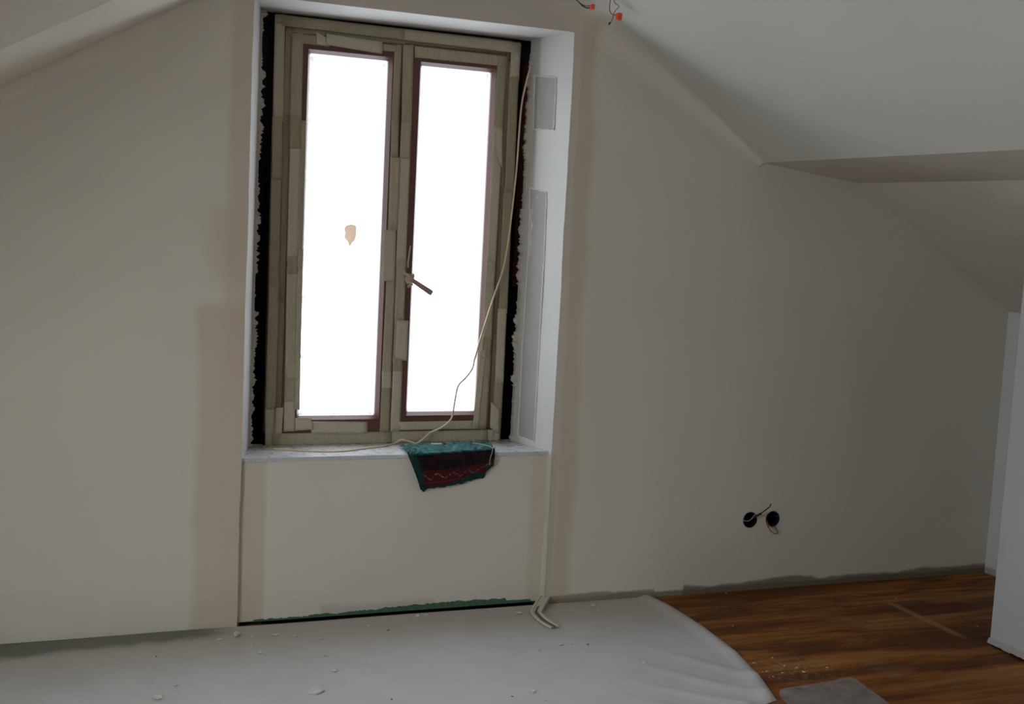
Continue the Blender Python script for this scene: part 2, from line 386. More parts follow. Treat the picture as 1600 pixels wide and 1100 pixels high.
def m_rag():
    N = NT('patterned_rag_fabric'); uv = N.n('ShaderNodeUVMap'); X = N.xyz(uv.outputs[0]); u, v = X[0], X[1]
    co = N.coords(); nz = N.noise(co, 160, 4, 0.7); n2 = N.noise(co, 35, 4)
    vv = N.math('ADD', v, N.math('MULTIPLY', N.math('SUBTRACT', n2, 0.5), 0.05))
    teal = N.mix(N.smooth(N.math('ADD', N.math('MULTIPLY', nz, 0.5), N.math('MULTIPLY', n2, 0.5)), 0.40, 0.60), (0.002, 0.022, 0.022), (0.024, 0.20, 0.185))
    dark = N.mix(N.smooth(n2, 0.4, 0.7), (0.006, 0.005, 0.006), (0.030, 0.006, 0.008))
    red = N.mix(nz, (0.040, 0.004, 0.005), (0.090, 0.010, 0.011))
    tri = N.math('MULTIPLY', N.math('ABSOLUTE', N.math('SUBTRACT', N.math('FRACT', N.math('MULTIPLY', u, 5.2)), 0.5)), 2.0)
    zz = N.math('ABSOLUTE', N.math('SUBTRACT', vv, N.math('ADD', 0.735, N.math('MULTIPLY', tri, 0.11))))
    zf = N.math('MULTIPLY', N.math('SUBTRACT', 1.0, N.smooth(zz, 0.010, 0.020)), N.smooth(nz, 0.47, 0.60))
    redz = N.mix(N.math('MULTIPLY', zf, 0.6), red, (0.45, 0.33, 0.24))
    ln = N.math('SUBTRACT', 1.0, N.smooth(N.math('ABSOLUTE', N.math('SUBTRACT', vv, 0.895)), 0.006, 0.014))
    redz = N.mix(N.math('MULTIPLY', ln, 0.6), redz, (0.20, 0.02, 0.05))
    c = N.mix(N.smooth(vv, 0.395, 0.415), teal, dark)
    c = N.mix(N.smooth(vv, 0.66, 0.68), c, redz)
    g = N.mix(N.smooth(nz, 0.35, 0.7), (0.003, 0.020, 0.016), (0.010, 0.075, 0.058))
    lowgreen = N.smooth(N.math('ADD', vv, N.math('MULTIPLY', N.smooth(u, 0.30, 0.75), 0.10)), 0.965, 0.975)
    c = N.mix(lowgreen, c, g)
    left = N.math('MULTIPLY', N.math('SUBTRACT', 1.0, N.smooth(u, 0.085, 0.10)), N.smooth(vv, 0.39, 0.41))
    c = N.mix(left, c, g)
    N.base(c); N.rough(0.9); N.spec(0.1); N.b.inputs['Sheen Weight'].default_value = 0.15
    N.bump(nz, 0.8, 0.004); return N.m
M_rag = m_rag()

# ------------------------------------------------------------------ the room: gable wall with the window niche
def jit(z, k): return 0.0022*rough(z*0.9+k*3.1, 2.0, 6)
ZS = [-0.05 + (HZ+0.05)*i/110 for i in range(111)]
S1, S2 = (1.886, 0.306), (1.998, 0.305)           # socket holes
SR, SH = 0.0325, 0.056
gb = bmesh.new()
def V(x, z, y=0.0): return gb.verts.new((x, y, z))
le = [V(JL + jit(z, 0), z) for z in ZS]; re_ = [V(JR + jit(z, 1), z) for z in ZS]
TOPX = 0.12
gb.faces.new([V(XL-.1, -.05)] + le + [V(JL, ztop(JL)+TOPX), V(XL-.1, zl(XL-.1)+TOPX)])
gb.faces.new([le[-1], re_[-1], V(JR, ztop(JR)+TOPX), V(RIDGE[0], RIDGE[1]+TOPX), V(JL, ztop(JL)+TOPX)])
xa, xb, xc = S1[0]-SH, (S1[0]+S2[0])/2, S2[0]+SH; zb, zt = S1[1]-SH, S1[1]+SH
gb.faces.new([*re_[::-1], V(xa, -.05), V(xa, ztop(xa)+TOPX), V(EDGE[0]-.01, ztop(EDGE[0]-.01)+TOPX), V(JR, ztop(JR)+TOPX)])
gb.faces.new([V(xa, -.05), V(xc, -.05), V(xc, zb), V(xb, zb), V(xa, zb)])
gb.faces.new([V(xa, zt), V(xb, zt), V(xc, zt), V(xc, ztop(xc)+TOPX), V(xa, ztop(xa)+TOPX)])
gb.faces.new([V(xc, -.05), V(XR+.1, -.05), V(XR+.1, KNEE[1]+TOPX), V(STEP[0], STEP[1]+TOPX), V(xc, ztop(xc)+TOPX)])
for (sx, sz), (x0, x1) in ((S1, (xa, xb)), (S2, (xb, xc))):
    inn, out = [], []
    for k in range(32):
        a = 2*math.pi*k/32; c, s = math.cos(a), math.sin(a); q = max(abs(c), abs(s))
        inn.append(V(sx+SR*c, sz+SR*s))
        ox = (x0+x1)/2 + (x1-x0)/2*c/q; oz = (zb+zt)/2 + SH*s/q; out.append(V(ox, oz))
    for k in range(32): gb.faces.new((inn[k], out[k], out[(k+1) % 32], inn[(k+1) % 32]))
for f in gb.faces:
    f.normal_update()
    if f.normal.y > 0: f.normal_flip()
wall_back = obj('wall_back', gb, M_gable, kind='structure', label='pale painted gable wall around the window, with bare filler bands')

bm = bmesh.new()
def rev(x0, x1, k):
    def fn(u, v):
        z = -0.05 + (HZ+0.05)*v
        return (x0 + jit(z, k)*(1-u) + (x1-x0)*u + 0.0012*math.sin(u*9+z*7)*u, FY*u, z)
    return fn
grid(bm, 6, 110, rev(JL, RL, 0)); obj('reveal_left', bm, M_reveal, wall_back)
bm = bmesh.new(); grid(bm, 6, 110, rev(JR, RR, 1)); obj('reveal_right', bm, M_reveal, wall_back)
bm = bmesh.new(); grid(bm, 12, 4, lambda u, v: (JL-.01+(JR-JL+.02)*u, -0.0+(FY+.04)*v, HZ - 0.008*v)); obj('reveal_head', bm, M_reveal, wall_back)
# masonry ring coated with black foam; widened and capped to block stray sky light
for a, b in (((XL-.3, .275, -.06), (FL+.01, .42, 3.1)), ((FR-.01, .275, -.06), (XR+.3, .42, 3.1)),
             ((FL, .275, FT-.01), (FR, .42, 3.1)), ((FL, .275, -.06), (FR, .42, FB+.01)),
             ((XL-.3, .01, -.06), (XL-.16, .30, 3.1)), ((XR+.16, .01, -.06), (XR+.3, .30, 3.1)), ((XL-.3, .03, 3.0), (XR+.3, .30, 3.1))):
    obj('foam_or_light_block', boxm(a, b), M_black, wall_back)
# ragged plaster edges left standing beside the gap
def ragged(name, xin, sgn, seed, amp, base, z0, z1, y):
    bm = bmesh.new(); n = 330; rs = random.Random(seed); prev = None; j = 0
    for i in range(n+1):
        z = z0 + (z1-z0)*i/n
        j = 0.55*j + 0.45*rs.uniform(-1, 1)
        e = base + amp*(0.55*rough(z*1.4+seed, 2.2, 6) + 0.8*j)
        e = max(e, 0.001)
        row = [bm.verts.new((xin - sgn*0.012, y-.012, z)), bm.verts.new((xin + sgn*e*0.6, y-.008+rs.uniform(-.002, .002), z)), bm.verts.new((xin + sgn*e, y+.002, z)), bm.verts.new((xin + sgn*max(e-.004, 0), y+.02, z))]
        if prev:
            for k in range(3): bm.faces.new((prev[k], prev[k+1], row[k+1], row[k]))
        prev = row
    bmesh.ops.recalc_face_normals(bm, faces=bm.faces)
    return obj(name, bm, M_plaster, wall_back)
ragged('ragged_plaster_edge', RL, 1, 3, 0.022, 0.007, FB, HZ, FY-.01)
ragged('ragged_plaster_edge', RR, -1, 8, 0.018, 0.006, FB, HZ-.06, FY-.01)
bm = bmesh.new(); box(bm, (RR-.024, .262, 1.25), (RR+.004, .274, 2.13)); obj('foam_or_light_block', bm, M_rustgap, wall_back)
# bare, unpainted filler patches on the right reveal (thin coats with raised rims)
def on_rev(px, py):
    n = Vector((FY, JR-RR, 0)).normalized(); d = ray(px, py); p0 = Vector((JR, 0, 0)); return CAM + d*((p0-CAM).dot(n)/d.dot(n)) - n*0.0015
def patch(outline, seed):
    pts = [on_rev(*p) for p in outline]; n = Vector((FY, JR-RR, 0)).normalized(); rs = random.Random(seed)
    dense = []
    for a, b in zip(pts, pts[1:]+pts[:1]):
        k = max(2, int((b-a).length/0.02))
        for i in range(k): dense.append(a.lerp(b, i/k) + Vector((rs.uniform(-.0012, .0012), 0, rs.uniform(-.002, .002))))
    c = sum(dense, Vector())/len(dense)
    bm = bmesh.new(); top = [bm.verts.new(p) for p in dense]; bot = [bm.verts.new(p+n*0.004) for p in dense]
    bm.faces.new(top)
    for i in range(len(top)): bm.faces.new((top[i], top[(i+1) % len(top)], bot[(i+1) % len(top)], bot[i]))
    bmesh.ops.recalc_face_normals(bm, faces=bm.faces)
    obj('filler_patch', bm, M_patch, wall_back)
    bm = bmesh.new(); tube(bm, [p - n*0.0005 + Vector((0, 0, 0)) for p in dense + dense[:1]], [0.0022+0.0012*rs.random() for _ in range(len(dense)+1)], 6)
    obj('filler_rim', bm, M_white, wall_back)
patch([(836, 118), (870, 121), (866, 203), (834, 202)], 1)
patch([(829, 294), (855, 300), (851, 400), (842, 560), (835, 690), (810, 681), (816, 560), (826, 400)], 2)

# board under the sill, with its green core showing along the foot
AY = 0.022
ap = obj('apron_board', boxm((JL-.02, AY, 0.012), (JR+.02, AY+.02, 0.612)), M_apron, wall_back)
bm = bmesh.new(); n = 160; prev = None; rs = random.Random(5); j = 0
def gh(x):
    if x < -0.20 or x > 0.905: return 0
    t = (x+0.20)/0.26
    return 0.006*min(1, max(0, t)) + (0.012*min(1, max(0, (x-0.10)/0.3))) + 0.004
for i in range(n+1):
    x = -0.19 + (0.905+0.19)*i/n; j = 0.5*j+0.5*rs.uniform(-1, 1)
    h = gh(x) + 0.005*j + 0.003*rough(x, 2, 5); h = max(0.003, h)
    if x > 0.80: h *= 0.5
    row = [bm.verts.new((x, AY-.0012, 0.010)), bm.verts.new((x, AY-.0012, 0.010+h)), bm.verts.new((x, AY+.002, 0.010+h))]
    if prev:
        for k in range(2): bm.faces.new((prev[k], row[k], row[k+1], prev[k+1]))
    prev = row
bmesh.ops.recalc_face_normals(bm, faces=bm.faces)
obj('green_board_edge', bm, M_green, ap)
obj('base_gap_shade', boxm((-0.16, AY-.001, 0.0), (0.905, AY+.02, 0.012)), M_black, wall_back)  # black strip stands in for the shade under the board

# ------------------------------------------------------------------ ceiling, side walls, partition
ceiling = empty('ceiling', (0.44, -3, 2.7), kind='structure', label='white sloping attic ceiling with a boxed step on the right')
def cp(name, bm, mat, smooth=False):
    o = obj(name, bm, mat, None, smooth); o.parent = ceiling; o.matrix_parent_inverse = Matrix.Translation((-0.44, 3, -2.7)); return o
TH = 0.10
def slope_piece(x0, x1, y0, y1, off=0.0):
    bm = bmesh.new()
    prism(bm, [(x0, zl(x0)+off), (x1, zl(x1)+off), (x1, zl(x1)+TH), (x0, zl(x0)+TH)], y0, y1); return bm
XL2 = XL-.15; YJ = -1.06
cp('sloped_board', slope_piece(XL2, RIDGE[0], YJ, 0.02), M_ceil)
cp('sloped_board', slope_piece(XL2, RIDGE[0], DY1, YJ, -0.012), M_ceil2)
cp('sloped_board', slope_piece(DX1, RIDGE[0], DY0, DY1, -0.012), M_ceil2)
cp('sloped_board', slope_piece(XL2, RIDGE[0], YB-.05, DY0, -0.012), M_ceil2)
cp('added_dormer_ceiling', boxm((XL-.15, DY0-.06, DZ1), (DX1+.05, DY1+.06, DZ1+.06)), M_ceil)
for ya, yb in ((DY0-.06, DY0), (DY1, DY1+.06)):
    bm = bmesh.new(); prism(bm, [(XL-.12, zl(XL)-.2), (XL, zl(XL)-.02), (DX1, DZ1-.005), (DX1, DZ1+.03), (XL-.12, DZ1+.03)], ya, yb); cp('added_dormer_cheek', bm, M_ceil)
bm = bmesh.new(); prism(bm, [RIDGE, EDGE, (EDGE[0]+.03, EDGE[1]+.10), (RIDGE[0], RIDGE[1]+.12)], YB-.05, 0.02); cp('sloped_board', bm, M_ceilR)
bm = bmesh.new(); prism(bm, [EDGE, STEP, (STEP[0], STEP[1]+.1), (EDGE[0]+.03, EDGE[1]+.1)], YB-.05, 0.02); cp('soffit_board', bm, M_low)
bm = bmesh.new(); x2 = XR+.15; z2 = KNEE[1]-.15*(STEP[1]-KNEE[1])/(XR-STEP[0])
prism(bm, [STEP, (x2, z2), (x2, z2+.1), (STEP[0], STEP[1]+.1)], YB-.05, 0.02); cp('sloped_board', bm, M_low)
# filled, rounded joints between the slopes and the gable
def cove(p0, p1, r, r1=None):
    """p0,p1 (x,z) on the joint line; rounded fillet between plane y=0 and the slope"""
    if r1 is None: r1 = r
    bm = bmesh.new(); a = Vector((p0[0], 0, p0[1])); b = Vector((p1[0], 0, p1[1])); d = (b-a).normalized()
    dn = Vector((d.z, 0, -d.x));  dn = dn if dn.z < 0 else -dn          # in the wall, down from the joint
    def fn(u, v):
        rr = r + (r1-r)*u; p = a.lerp(b, u); t = v*math.pi/2
        return p + Vector((0, -1, 0))*(rr*(1-math.sin(t))) + dn*(rr*(1-math.cos(t))) + Vector((0, -.0004, 0)) + dn*0.0004
    grid(bm, 30, 10, fn); return bm
cp('filled_joint', cove((XL, zl(XL)), RIDGE, 0.055), M_gable, True)
cp('filled_joint', cove(RIDGE, EDGE, 0.18, 0.03), M_joint, True)
bm = bmesh.new(); zk = zl(XL)+.06
for (ya, yb, zt_) in ((YB, DY0, zk), (DY0, DY1, DZ0), (DY1, 0.02, zk)): box(bm, (XL-.1, ya, -.05), (XL, yb, zt_))
obj('wall_left', bm, M_wall, kind='structure', label='low white knee wall on the left')
obj('wall_right', boxm((XR, YB, -.05), (XR+.1, 0.02, KNEE[1]+.05)), M_wall, kind='structure', label='low white knee wall in the far right corner')
bm = bmesh.new()
for (xa_, xb_, za_, zb_) in ((XL-.1, BX0, -.05, 2.95), (BX1, XR+.1, -.05, 2.95), (BX0, BX1, -.05, BZ0), (BX0, BX1, BZ1, 2.95)): box(bm, (xa_, YB-.1, za_), (xb_, YB, zb_))
obj('wall_front', bm, M_wall, kind='structure', label='white wall behind the viewer')
PXX, PYY = 2.4448, -0.8275
part = obj('wall_partition', boxm((PXX, -3.4, 0.014), (PXX+.09, PYY, 1.72), 0.003), M_part, kind='structure', label='white partition wall end at the right edge')
bm = bmesh.new(); rs = random.Random(11); prev = None
for i in range(91):
    y = PYY+.004 - (3.4+PYY)*i/90*0.5; h = 0.020+0.009*rough(y*2, 3, 5)+rs.uniform(-.003, .003); e = 0.003+rs.uniform(0, .003)
    row = [bm.verts.new((PXX-e-.004, y, 0.010+rs.uniform(-.002, .002))), bm.verts.new((PXX-e, y, 0.016)), bm.verts.new((PXX-.001, y, 0.012+h)), bm.verts.new((PXX+.003, y, 0.012+h))]
    if prev:
        for k in range(3): bm.faces.new((prev[k], row[k], row[k+1], prev[k+1]))
    prev = row
bmesh.ops.recalc_face_normals(bm, faces=bm.faces); obj('plaster_foot', bm, M_patch, part)
obj('base_gap_shade', boxm((PXX+.006, -3.39, 0.0), (PXX+.084, PYY-.006, 0.014)), M_black, part)  # black block stands in for the shade under the partition

# ------------------------------------------------------------------ floor: subfloor and planks
floor = obj('floor', boxm((XL-.1, YB-.1, -.06), (XR+.1, 0.45, -.014)), M_slab, kind='structure', label='dark oiled wooden plank floor')
PW, PL = 0.125, 1.25
def plank_mesh(L, W, nm='plank'):
    bm = boxm((0, 0, -.014), (L-.0016, W-.0016, 0.0)); bevel = [e for e in bm.edges if all(v.co.z > -.001 for v in e.verts)]
    bmesh.ops.bevel(bm, geom=bevel, offset=0.0012, segments=1, affect='EDGES')
    me = bpy.data.meshes.new(nm); bm.to_mesh(me); bm.free(); me.materials.append(M_plank); return me
full = plank_mesh(PL, PW); cache = {}
row = 0; y = -PW + 0.0
rsp = random.Random(21)
while y > YB:
    x = XL - rsp.uniform(0.0, 1.0)
    while x < XR:
        x0, x1 = max(x, XL), min(x+PL, XR)
        if x1-x0 > 0.03:
            L = round(x1-x0, 2)
            me = full if abs(L-PL) < 0.01 else cache.setdefault(L, None) or cache.__setitem__(L, plank_mesh(L, PW)) or cache[L]
            o = obj('plank', me, None, floor); o.location = (x0, y, 0)
        x += PL
    y -= PW; row += 1

# ------------------------------------------------------------------ window_1
win = empty('window_1', (0.35, FY, FB), kind='structure', label='two-leaf brown wooden window covered in masking tape')
INV = Matrix.Translation((-0.35, -FY, -FB))
def wp(o, parent=win):
    o.parent = parent
    if parent is win: o.matrix_parent_inverse = INV
    return o
def child(name, bm, mat, parent, smooth=False, **k):
    o = obj(name, bm, mat, None, smooth, **k); o.parent = parent
    if parent is win: o.matrix_parent_inverse = INV
    return o
# fixed frame: outer band proud, inner band stepped back
bm = bmesh.new()
FWD, IN = 0.036, 0.068
for (x0, x1, z0, z1) in ((FL, FL+FWD, FB, FT), (FR-FWD, FR, FB, FT), (FL, FR, FT-.040, FT), (FL, FR, FB, FB+.055)):
    box(bm, (x0, FY, z0), (x1, FY+.06, z1))
for (x0, x1, z0, z1) in ((FL, FL+IN, FB, FT), (FR-IN+.012, FR, FB, FT), (FL, FR, FT-.075, FT), (FL, FR, FB, FB+.068)):
    box(bm, (x0+.002, FY+.010, z0+.002), (x1, FY+.07, z1-.002))
frame = child('frame', bm, M_sash, win)
SY = FY-.006                                     # front of the leaves
def leaf(x0, x1, z0, z1, gx0, gx1, gz0, gz1):
    bm = bmesh.new()
    for (a, b, c, d) in ((x0, gx0-.012, z0, z1), (gx1+.012, x1, z0, z1), (gx0-.012, gx1+.012, gz1+.012, z1), (gx0-.012, gx1+.012, z0, gz0-.012)):
        box(bm, (a, SY, c), (b, SY+.055, d))
    # chamfered glazing beads
    def bead(ax, az, bx, bz, nx, nz):
        # runs a->b along the inner edge, slopes from the leaf face to the pane; n points to the glass
        y0, y1 = SY+.001, SY+.022
        tx, tz = (0, .012) if nx else (.012, 0)
        p = [(ax-nx*.012-tx, y0, az-nz*.012-tz), (bx-nx*.012+tx, y0, bz-nz*.012+tz), (bx, y1, bz), (ax, y1, az)]
        v = [bm.verts.new(q) for q in p]; bm.faces.new(v)
        q2 = [(bx, SY+.045, bz), (ax, SY+.045, az)]; v2 = [bm.verts.new(q) for q in q2]; bm.faces.new((v[3], v[2], v2[0], v2[1]))
    bead(gx0, gz0, gx0, gz1, 1, 0); bead(gx1, gz0, gx1, gz1, -1, 0); bead(gx0, gz1, gx1, gz1, 0, -1); bead(gx0, gz0, gx1, gz0, 0, 1)
    o = child('sash', bm, M_sash, win)
    bp = bmesh.new(); bp.faces.new([bp.verts.new((a_, SY+.032, b_)) for a_, b_ in ((gx0-.006, gz0-.006), (gx1+.006, gz0-.006), (gx1+.006, gz1+.006), (gx0-.006, gz1+.006))])
    child('pane', bp, M_scatter_glass, o)
    return o
GL = (0.003, 0.302, 0.728, 2.092); GR = (0.436, 0.722, 0.740, 2.087)
sashL = leaf(-0.066, 0.3525, 0.672, 2.158, *GL)
sashR = leaf(0.3595, 0.776, 0.676, 2.162, *GR)
sashL['label'] = 'left leaf with a tan splat on its glass'; sashR['label'] = 'right leaf carrying the lever handle'

child('leaf_gap_block', boxm((0.343, SY+.014, 0.672), (0.369, SY+.05, 2.158)), M_black, win)  # black strip added behind the leaves to block light through their gap
# masking tape, strip by strip
tape_n = [0]
def tape(parent, quad, Y, mat=None, curl=0.0, nu=4, nv=10, lift=0.0, torn=0.0):
    """quad: four pixels TL, TR, BR, BL on the plane y=Y"""
    tape_n[0] += 1; k = tape_n[0]; rs = random.Random(k*13)
    a, b, c, d = [PY(p[0], p[1], Y) for p in quad]
    th = 0.0006
    bm = bmesh.new()
    longv = (d-a).length > (b-a).length
    if not longv: nu, nv = nv, nu
    e0 = [rs.uniform(-1, 1)*torn for _ in range(nu+1)]; e1 = [rs.uniform(-1, 1)*torn for _ in range(nu+1)]
    def fn(u, v):
        p = a.lerp(b, u).lerp(d.lerp(c, u), v)
        wv = 0.0006*math.sin(7*u+9*v+k) + 0.0005*math.sin(23*v+3*k)
        lf = curl*(max(0, (v if longv else u)-0.6)/0.4)**2 + lift
        return p + Vector((0, -0.001-lf-abs(wv), 0))
    vv, fs = grid(bm, nu, nv, fn)
    for i in range(nu+1):
        if longv: vv[i][0].co.z += e0[i]; vv[i][nv].co.z += e1[i]
    for f in bm.faces:
        f.normal_update()
        if f.normal.y > 0: f.normal_flip()
    ret = bmesh.ops.extrude_face_region(bm, geom=list(bm.faces))
    for v in [g for g in ret['geom'] if isinstance(g, bmesh.types.BMVert)]: v.co.y -= th
    bmesh.ops.recalc_face_normals(bm, faces=bm.faces)
    return child('masking_tape', bm, mat or M_tape, parent, True)
def vert(parent, cols, ys, Y, mats=(None,), ov=8, torn=0.0015, lift0=0.0):
    """a run of vertical strips; cols: (xl,xr) at given y by linear interpolation ((y,xl,xr),(y,xl,xr))"""
    (ya, la, ra), (yb, lb, rb) = cols
    def X(y): t = (y-ya)/(yb-ya); return la+(lb-la)*t, ra+(rb-ra)*t
    for i, (y0, y1) in enumerate(zip(ys[:-1], ys[1:])):
        q0, q1 = X(y0-ov*(i > 0)), X(y1)
        j = random.uniform(-.8, .8)
        tape(parent, [(q0[0]+j, y0-ov*(i > 0)), (q0[1]+j, y0-ov*(i > 0)), (q1[0]-j, y1), (q1[1]-j, y1)][0:2] + [(q1[1]-j, y1), (q1[0]-j, y1)], Y, mats[i % len(mats)], lift=lift0+0.0007*(i % 2), torn=torn)
def hor(parent, rows, xs, Y, mats=(None,), ov=8):
    (xa, ta, ba), (xb, tb, bb) = rows
    def T(x): t = (x-xa)/(xb-xa); return ta+(tb-ta)*t, ba+(bb-ba)*t
    for i, (x0, x1) in enumerate(zip(xs[:-1], xs[1:])):
        xx = x0-ov*(i > 0); q0, q1 = T(xx), T(x1)
        tape(parent, [(xx, q0[0]), (x1, q1[0]), (x1, q1[1]), (xx, q0[1])], Y, mats[i % len(mats)], lift=0.0007*(i % 2), torn=0)
FI = FY+.010
# frame, left member: outer band and stepped inner band
vert(frame, ((21, 430, 446), (697, 413.5, 429.5)), [23, 190, 280, 455, 640, 695], FY, (M_tape2, None, M_tape, None, M_tape2))
vert(frame, ((40, 444, 458), (680, 428, 445)), [40, 188, 470, 676], FI)
# frame, right member
vert(frame, ((66, 799, 814), (690, 768, 781)), [68, 128, 300, 490, 600, 689], FY, (M_tape2, None, M_tape, M_tape2, None))
vert(frame, ((85, 788, 801), (672, 754, 771)), [88, 310, 520, 670], FI)
# frame, head and foot
hor(frame, ((430, 21.5, 39), (814, 67, 84)), [431, 640, 813], FY, (None, M_tape2))
hor(frame, ((440, 38.5, 54), (805, 82, 97)), [446, 620, 800], FI)
hor(frame, ((413, 677.5, 697), (781, 671, 690)), [414, 432, 612, 632, 762, 780], FY, (M_tape2, None, M_tape2, None, M_tape2))
# left leaf
vert(sashL, ((52, 456, 474), (675, 443, 460)), [52, 190, 232, 408, 428, 600, 628, 674], SY, (None, M_tape, M_tape2, None), torn=0.002)
vert(sashL, ((190, 470, 478), (652, 459, 467.5)), [188, 398, 420, 640], SY-.0005, (M_tape, None), torn=0.002)
hor(sashL, ((456, 51, 66), (625, 72, 87)), [456, 515], SY)
tape(sashL, [(510, 53), (597, 66), (596, 84.5), (509, 70)], SY-.0015, M_tape2, curl=0.006, lift=0.002)
tape(sashL, [(494, 50), (509, 58), (510, 72.5), (495, 69)], SY-.003, M_tape2, curl=0.004)
hor(sashL, ((456, 51, 66), (625, 72, 82)), [588, 620], SY)
vert(sashL, ((68, 616, 627), (672, 595, 607)), [70, 195, 245, 360], SY)
tape(sashL, [(610, 245), (626, 246), (621, 360), (606, 359)], SY-.001, M_tape)
tape(sashL, [(599.5, 359), (619, 359), (617, 440), (596.5, 439)], SY-.0016, M_tape2)
vert(sashL, ((438, 603, 617), (675, 593, 608)), [438, 588, 606, 674], SY, (None, M_tape2, None))
hor(sashL, ((470, 658, 678), (590, 659, 676)), [486, 574], SY, (M_tape2,))
tape(sashL, [(461, 653), (486, 653), (488, 671), (461, 673)], SY-.001, M_tape2, curl=0.005)
tape(sashL, [(431, 638), (443, 636), (440, 678), (428, 679)], SY-.002, M_tape2, curl=0.006)
# right leaf
vert(sashR, ((68, 630.5, 647), (672, 610, 625)), [70, 200, 248, 415, 500, 565, 580, 674], SY, (None, M_tape, M_tape2, None), torn=0.001)
tape(sashR, [(620, 500), (638.5, 501), (636, 564), (617, 560)], SY-.0016, M_tape2)
hor(sashR, ((648, 72, 90), (790, 88, 104)), [648, 790], SY)
vert(sashR, ((86, 777.5, 792), (672, 746, 760)), [88, 215, 410, 535, 560, 670], SY, (None, M_tape2, None, M_tape))
tape(sashR, [(772, 198), (785, 200), (784, 264), (777, 250)], SY-.0025, M_tape2, curl=0.008)
tape(sashR, [(749.5, 547), (760, 547), (747, 670), (738, 670)], SY-.001, M_tape2)
tape(sashR, [(767, 628), (780, 640), (779, 674), (765, 668)], SY-.003, M_tape2, curl=0.004)
hor(sashR, ((622, 659, 672), (740, 657, 670)), [622, 742], SY, (M_tape2,))

# splat and thread on the left pane
GYP = SY+.028
def blob(name, outline, Y, mat, parent, th=0.002):
    pts = smooth_path([PY(x, y, Y) for x, y in outline + outline[:1]], 4)[:-1]
    bm = bmesh.new(); c = sum(pts, Vector())/len(pts)
    A = [bm.verts.new(p) for p in pts]; B = [bm.verts.new(c+(p-c)*0.85+Vector((0, -th, 0))) for p in pts]; ce = bm.verts.new(c+Vector((0, -th*1.3, 0)))
    n = len(pts); bm.faces.new(A)
    for i in range(n):
        bm.faces.new((A[i], A[(i+1) % n], B[(i+1) % n], B[i])); bm.faces.new((B[i], B[(i+1) % n], ce))
    bmesh.ops.recalc_face_normals(bm, faces=bm.faces); return child(name, bm, mat, parent)
blob('plaster_splat', [(540, 353), (548, 350.5), (556, 353), (557, 362), (555, 374), (550, 380), (546.5, 385), (543, 377), (538.5, 372), (539, 364), (538, 358)], GYP, M_splat, sashL)['label'] = 'tan plaster splat'
bm = bmesh.new(); tube(bm, smooth_path([PY(495, 424, GYP), PY(491, 430, GYP-.003), PY(489, 438, GYP)], 4), 0.0009, 6); child('thread', bm, M_wgrey, sashL)

# lever handle on the right leaf, wrapped in torn tape
hc = PY(638, 436, SY)
bm = bmesh.new(); My = Matrix.Translation(hc) @ Matrix.Rotation(math.radians(90), 4, 'X')
lathe(bm, [(0.017, 0.0), (0.017, 0.007), (0.014, 0.010), (0.009, 0.011), (0.009, 0.045), (0.007, 0.047)], My, 20)
tip = PY(675, 458.5, SY-.045); st = hc + Vector((0, -.042, 0))
d = (tip-st); L = d.length; d.normalize(); s = Vector((0, 1, 0)); nrm = d.cross(s).normalized()
rings = []
for i in range(13):
    t = i/12; wd = 0.0085+0.0030*t; dp = 0.0055-0.001*t
    if i == 12: wd *= 0.8; dp *= 0.7
    p = st + d*(L*t)
    rings.append([bm.verts.new(p + nrm*wd*math.copysign(abs(math.cos(a))**0.6, math.cos(a)) + s*dp*math.copysign(abs(math.sin(a))**0.6, math.sin(a))) for a in [2*math.pi*k/12 for k in range(12)]])
for A, B in zip(rings[:-1], rings[1:]):
    for k in range(12): bm.faces.new((A[k], A[(k+1) % 12], B[(k+1) % 12], B[k]))
bm.faces.new(rings[0][::-1]); bm.faces.new(rings[-1])
bmesh.ops.recalc_face_normals(bm, faces=bm.faces)
child('handle', bm, M_handle, sashR, True)['label'] = 'brown lever handle'
for q in ([(629, 424), (640, 428), (641, 434), (634, 431)], [(638, 428), (646, 427), (647, 433), (640, 435)], [(636, 446), (643, 442), (645, 445), (637, 450)],
          [(633, 433), (645, 430), (648, 441), (635, 444)], [(640, 384), (642.5, 384), (637, 418), (635, 418)], [(630.5, 452), (633, 452), (630, 470), (628.5, 470)]):
    tape(sashR, q, SY-.014, M_tape2, curl=0.010, nu=3, nv=4)

# window sill
bm = boxm((JL-.03, 0.016, 0.603), (JR+.03, FY+.03, 0.6195), 0.003, 2)
child('window_sill', bm, M_sill, win)

# outside: forged grille in the opening
gr = empty('window_grille', (0.36, 0.46, 0.5), label='faint iron grille outside the window glass', cat='grille')
GI = Matrix.Translation((-0.36, -.46, -.5)); gy = 0.46
zs = [PY(703, yy, gy).z for yy in (113, 205, 295, 385, 470, 558, 645)]
xs = [PY(xx, 205, gy).x for xx in (484, 537, 595, 648, 703, 757)]
for x in xs:
    bm = bmesh.new(); tube(bm, [(x, gy, 0.45), (x, gy, 2.4)], 0.0012, 6); o = obj('bar', bm, M_iron); o.parent = gr; o.matrix_parent_inverse = GI
for z in zs:
    bm = bmesh.new(); tube(bm, [(-.2, gy+.005, z), (.95, gy+.005, z)], 0.0010, 6); o = obj('bar', bm, M_iron); o.parent = gr; o.matrix_parent_inverse = GI
bmk = bmesh.new(); bmesh.ops.create_icosphere(bmk, subdivisions=2, radius=0.008)
kme = bpy.data.meshes.new('knot'); bmk.to_mesh(kme); bmk.free(); kme.materials.append(M_iron)
for x in xs:
    for z in zs:
        o = obj('knot', kme, None, gr); o.matrix_parent_inverse = GI; o.location = (x, gy, z); o.scale = (1, 1, 1.5)

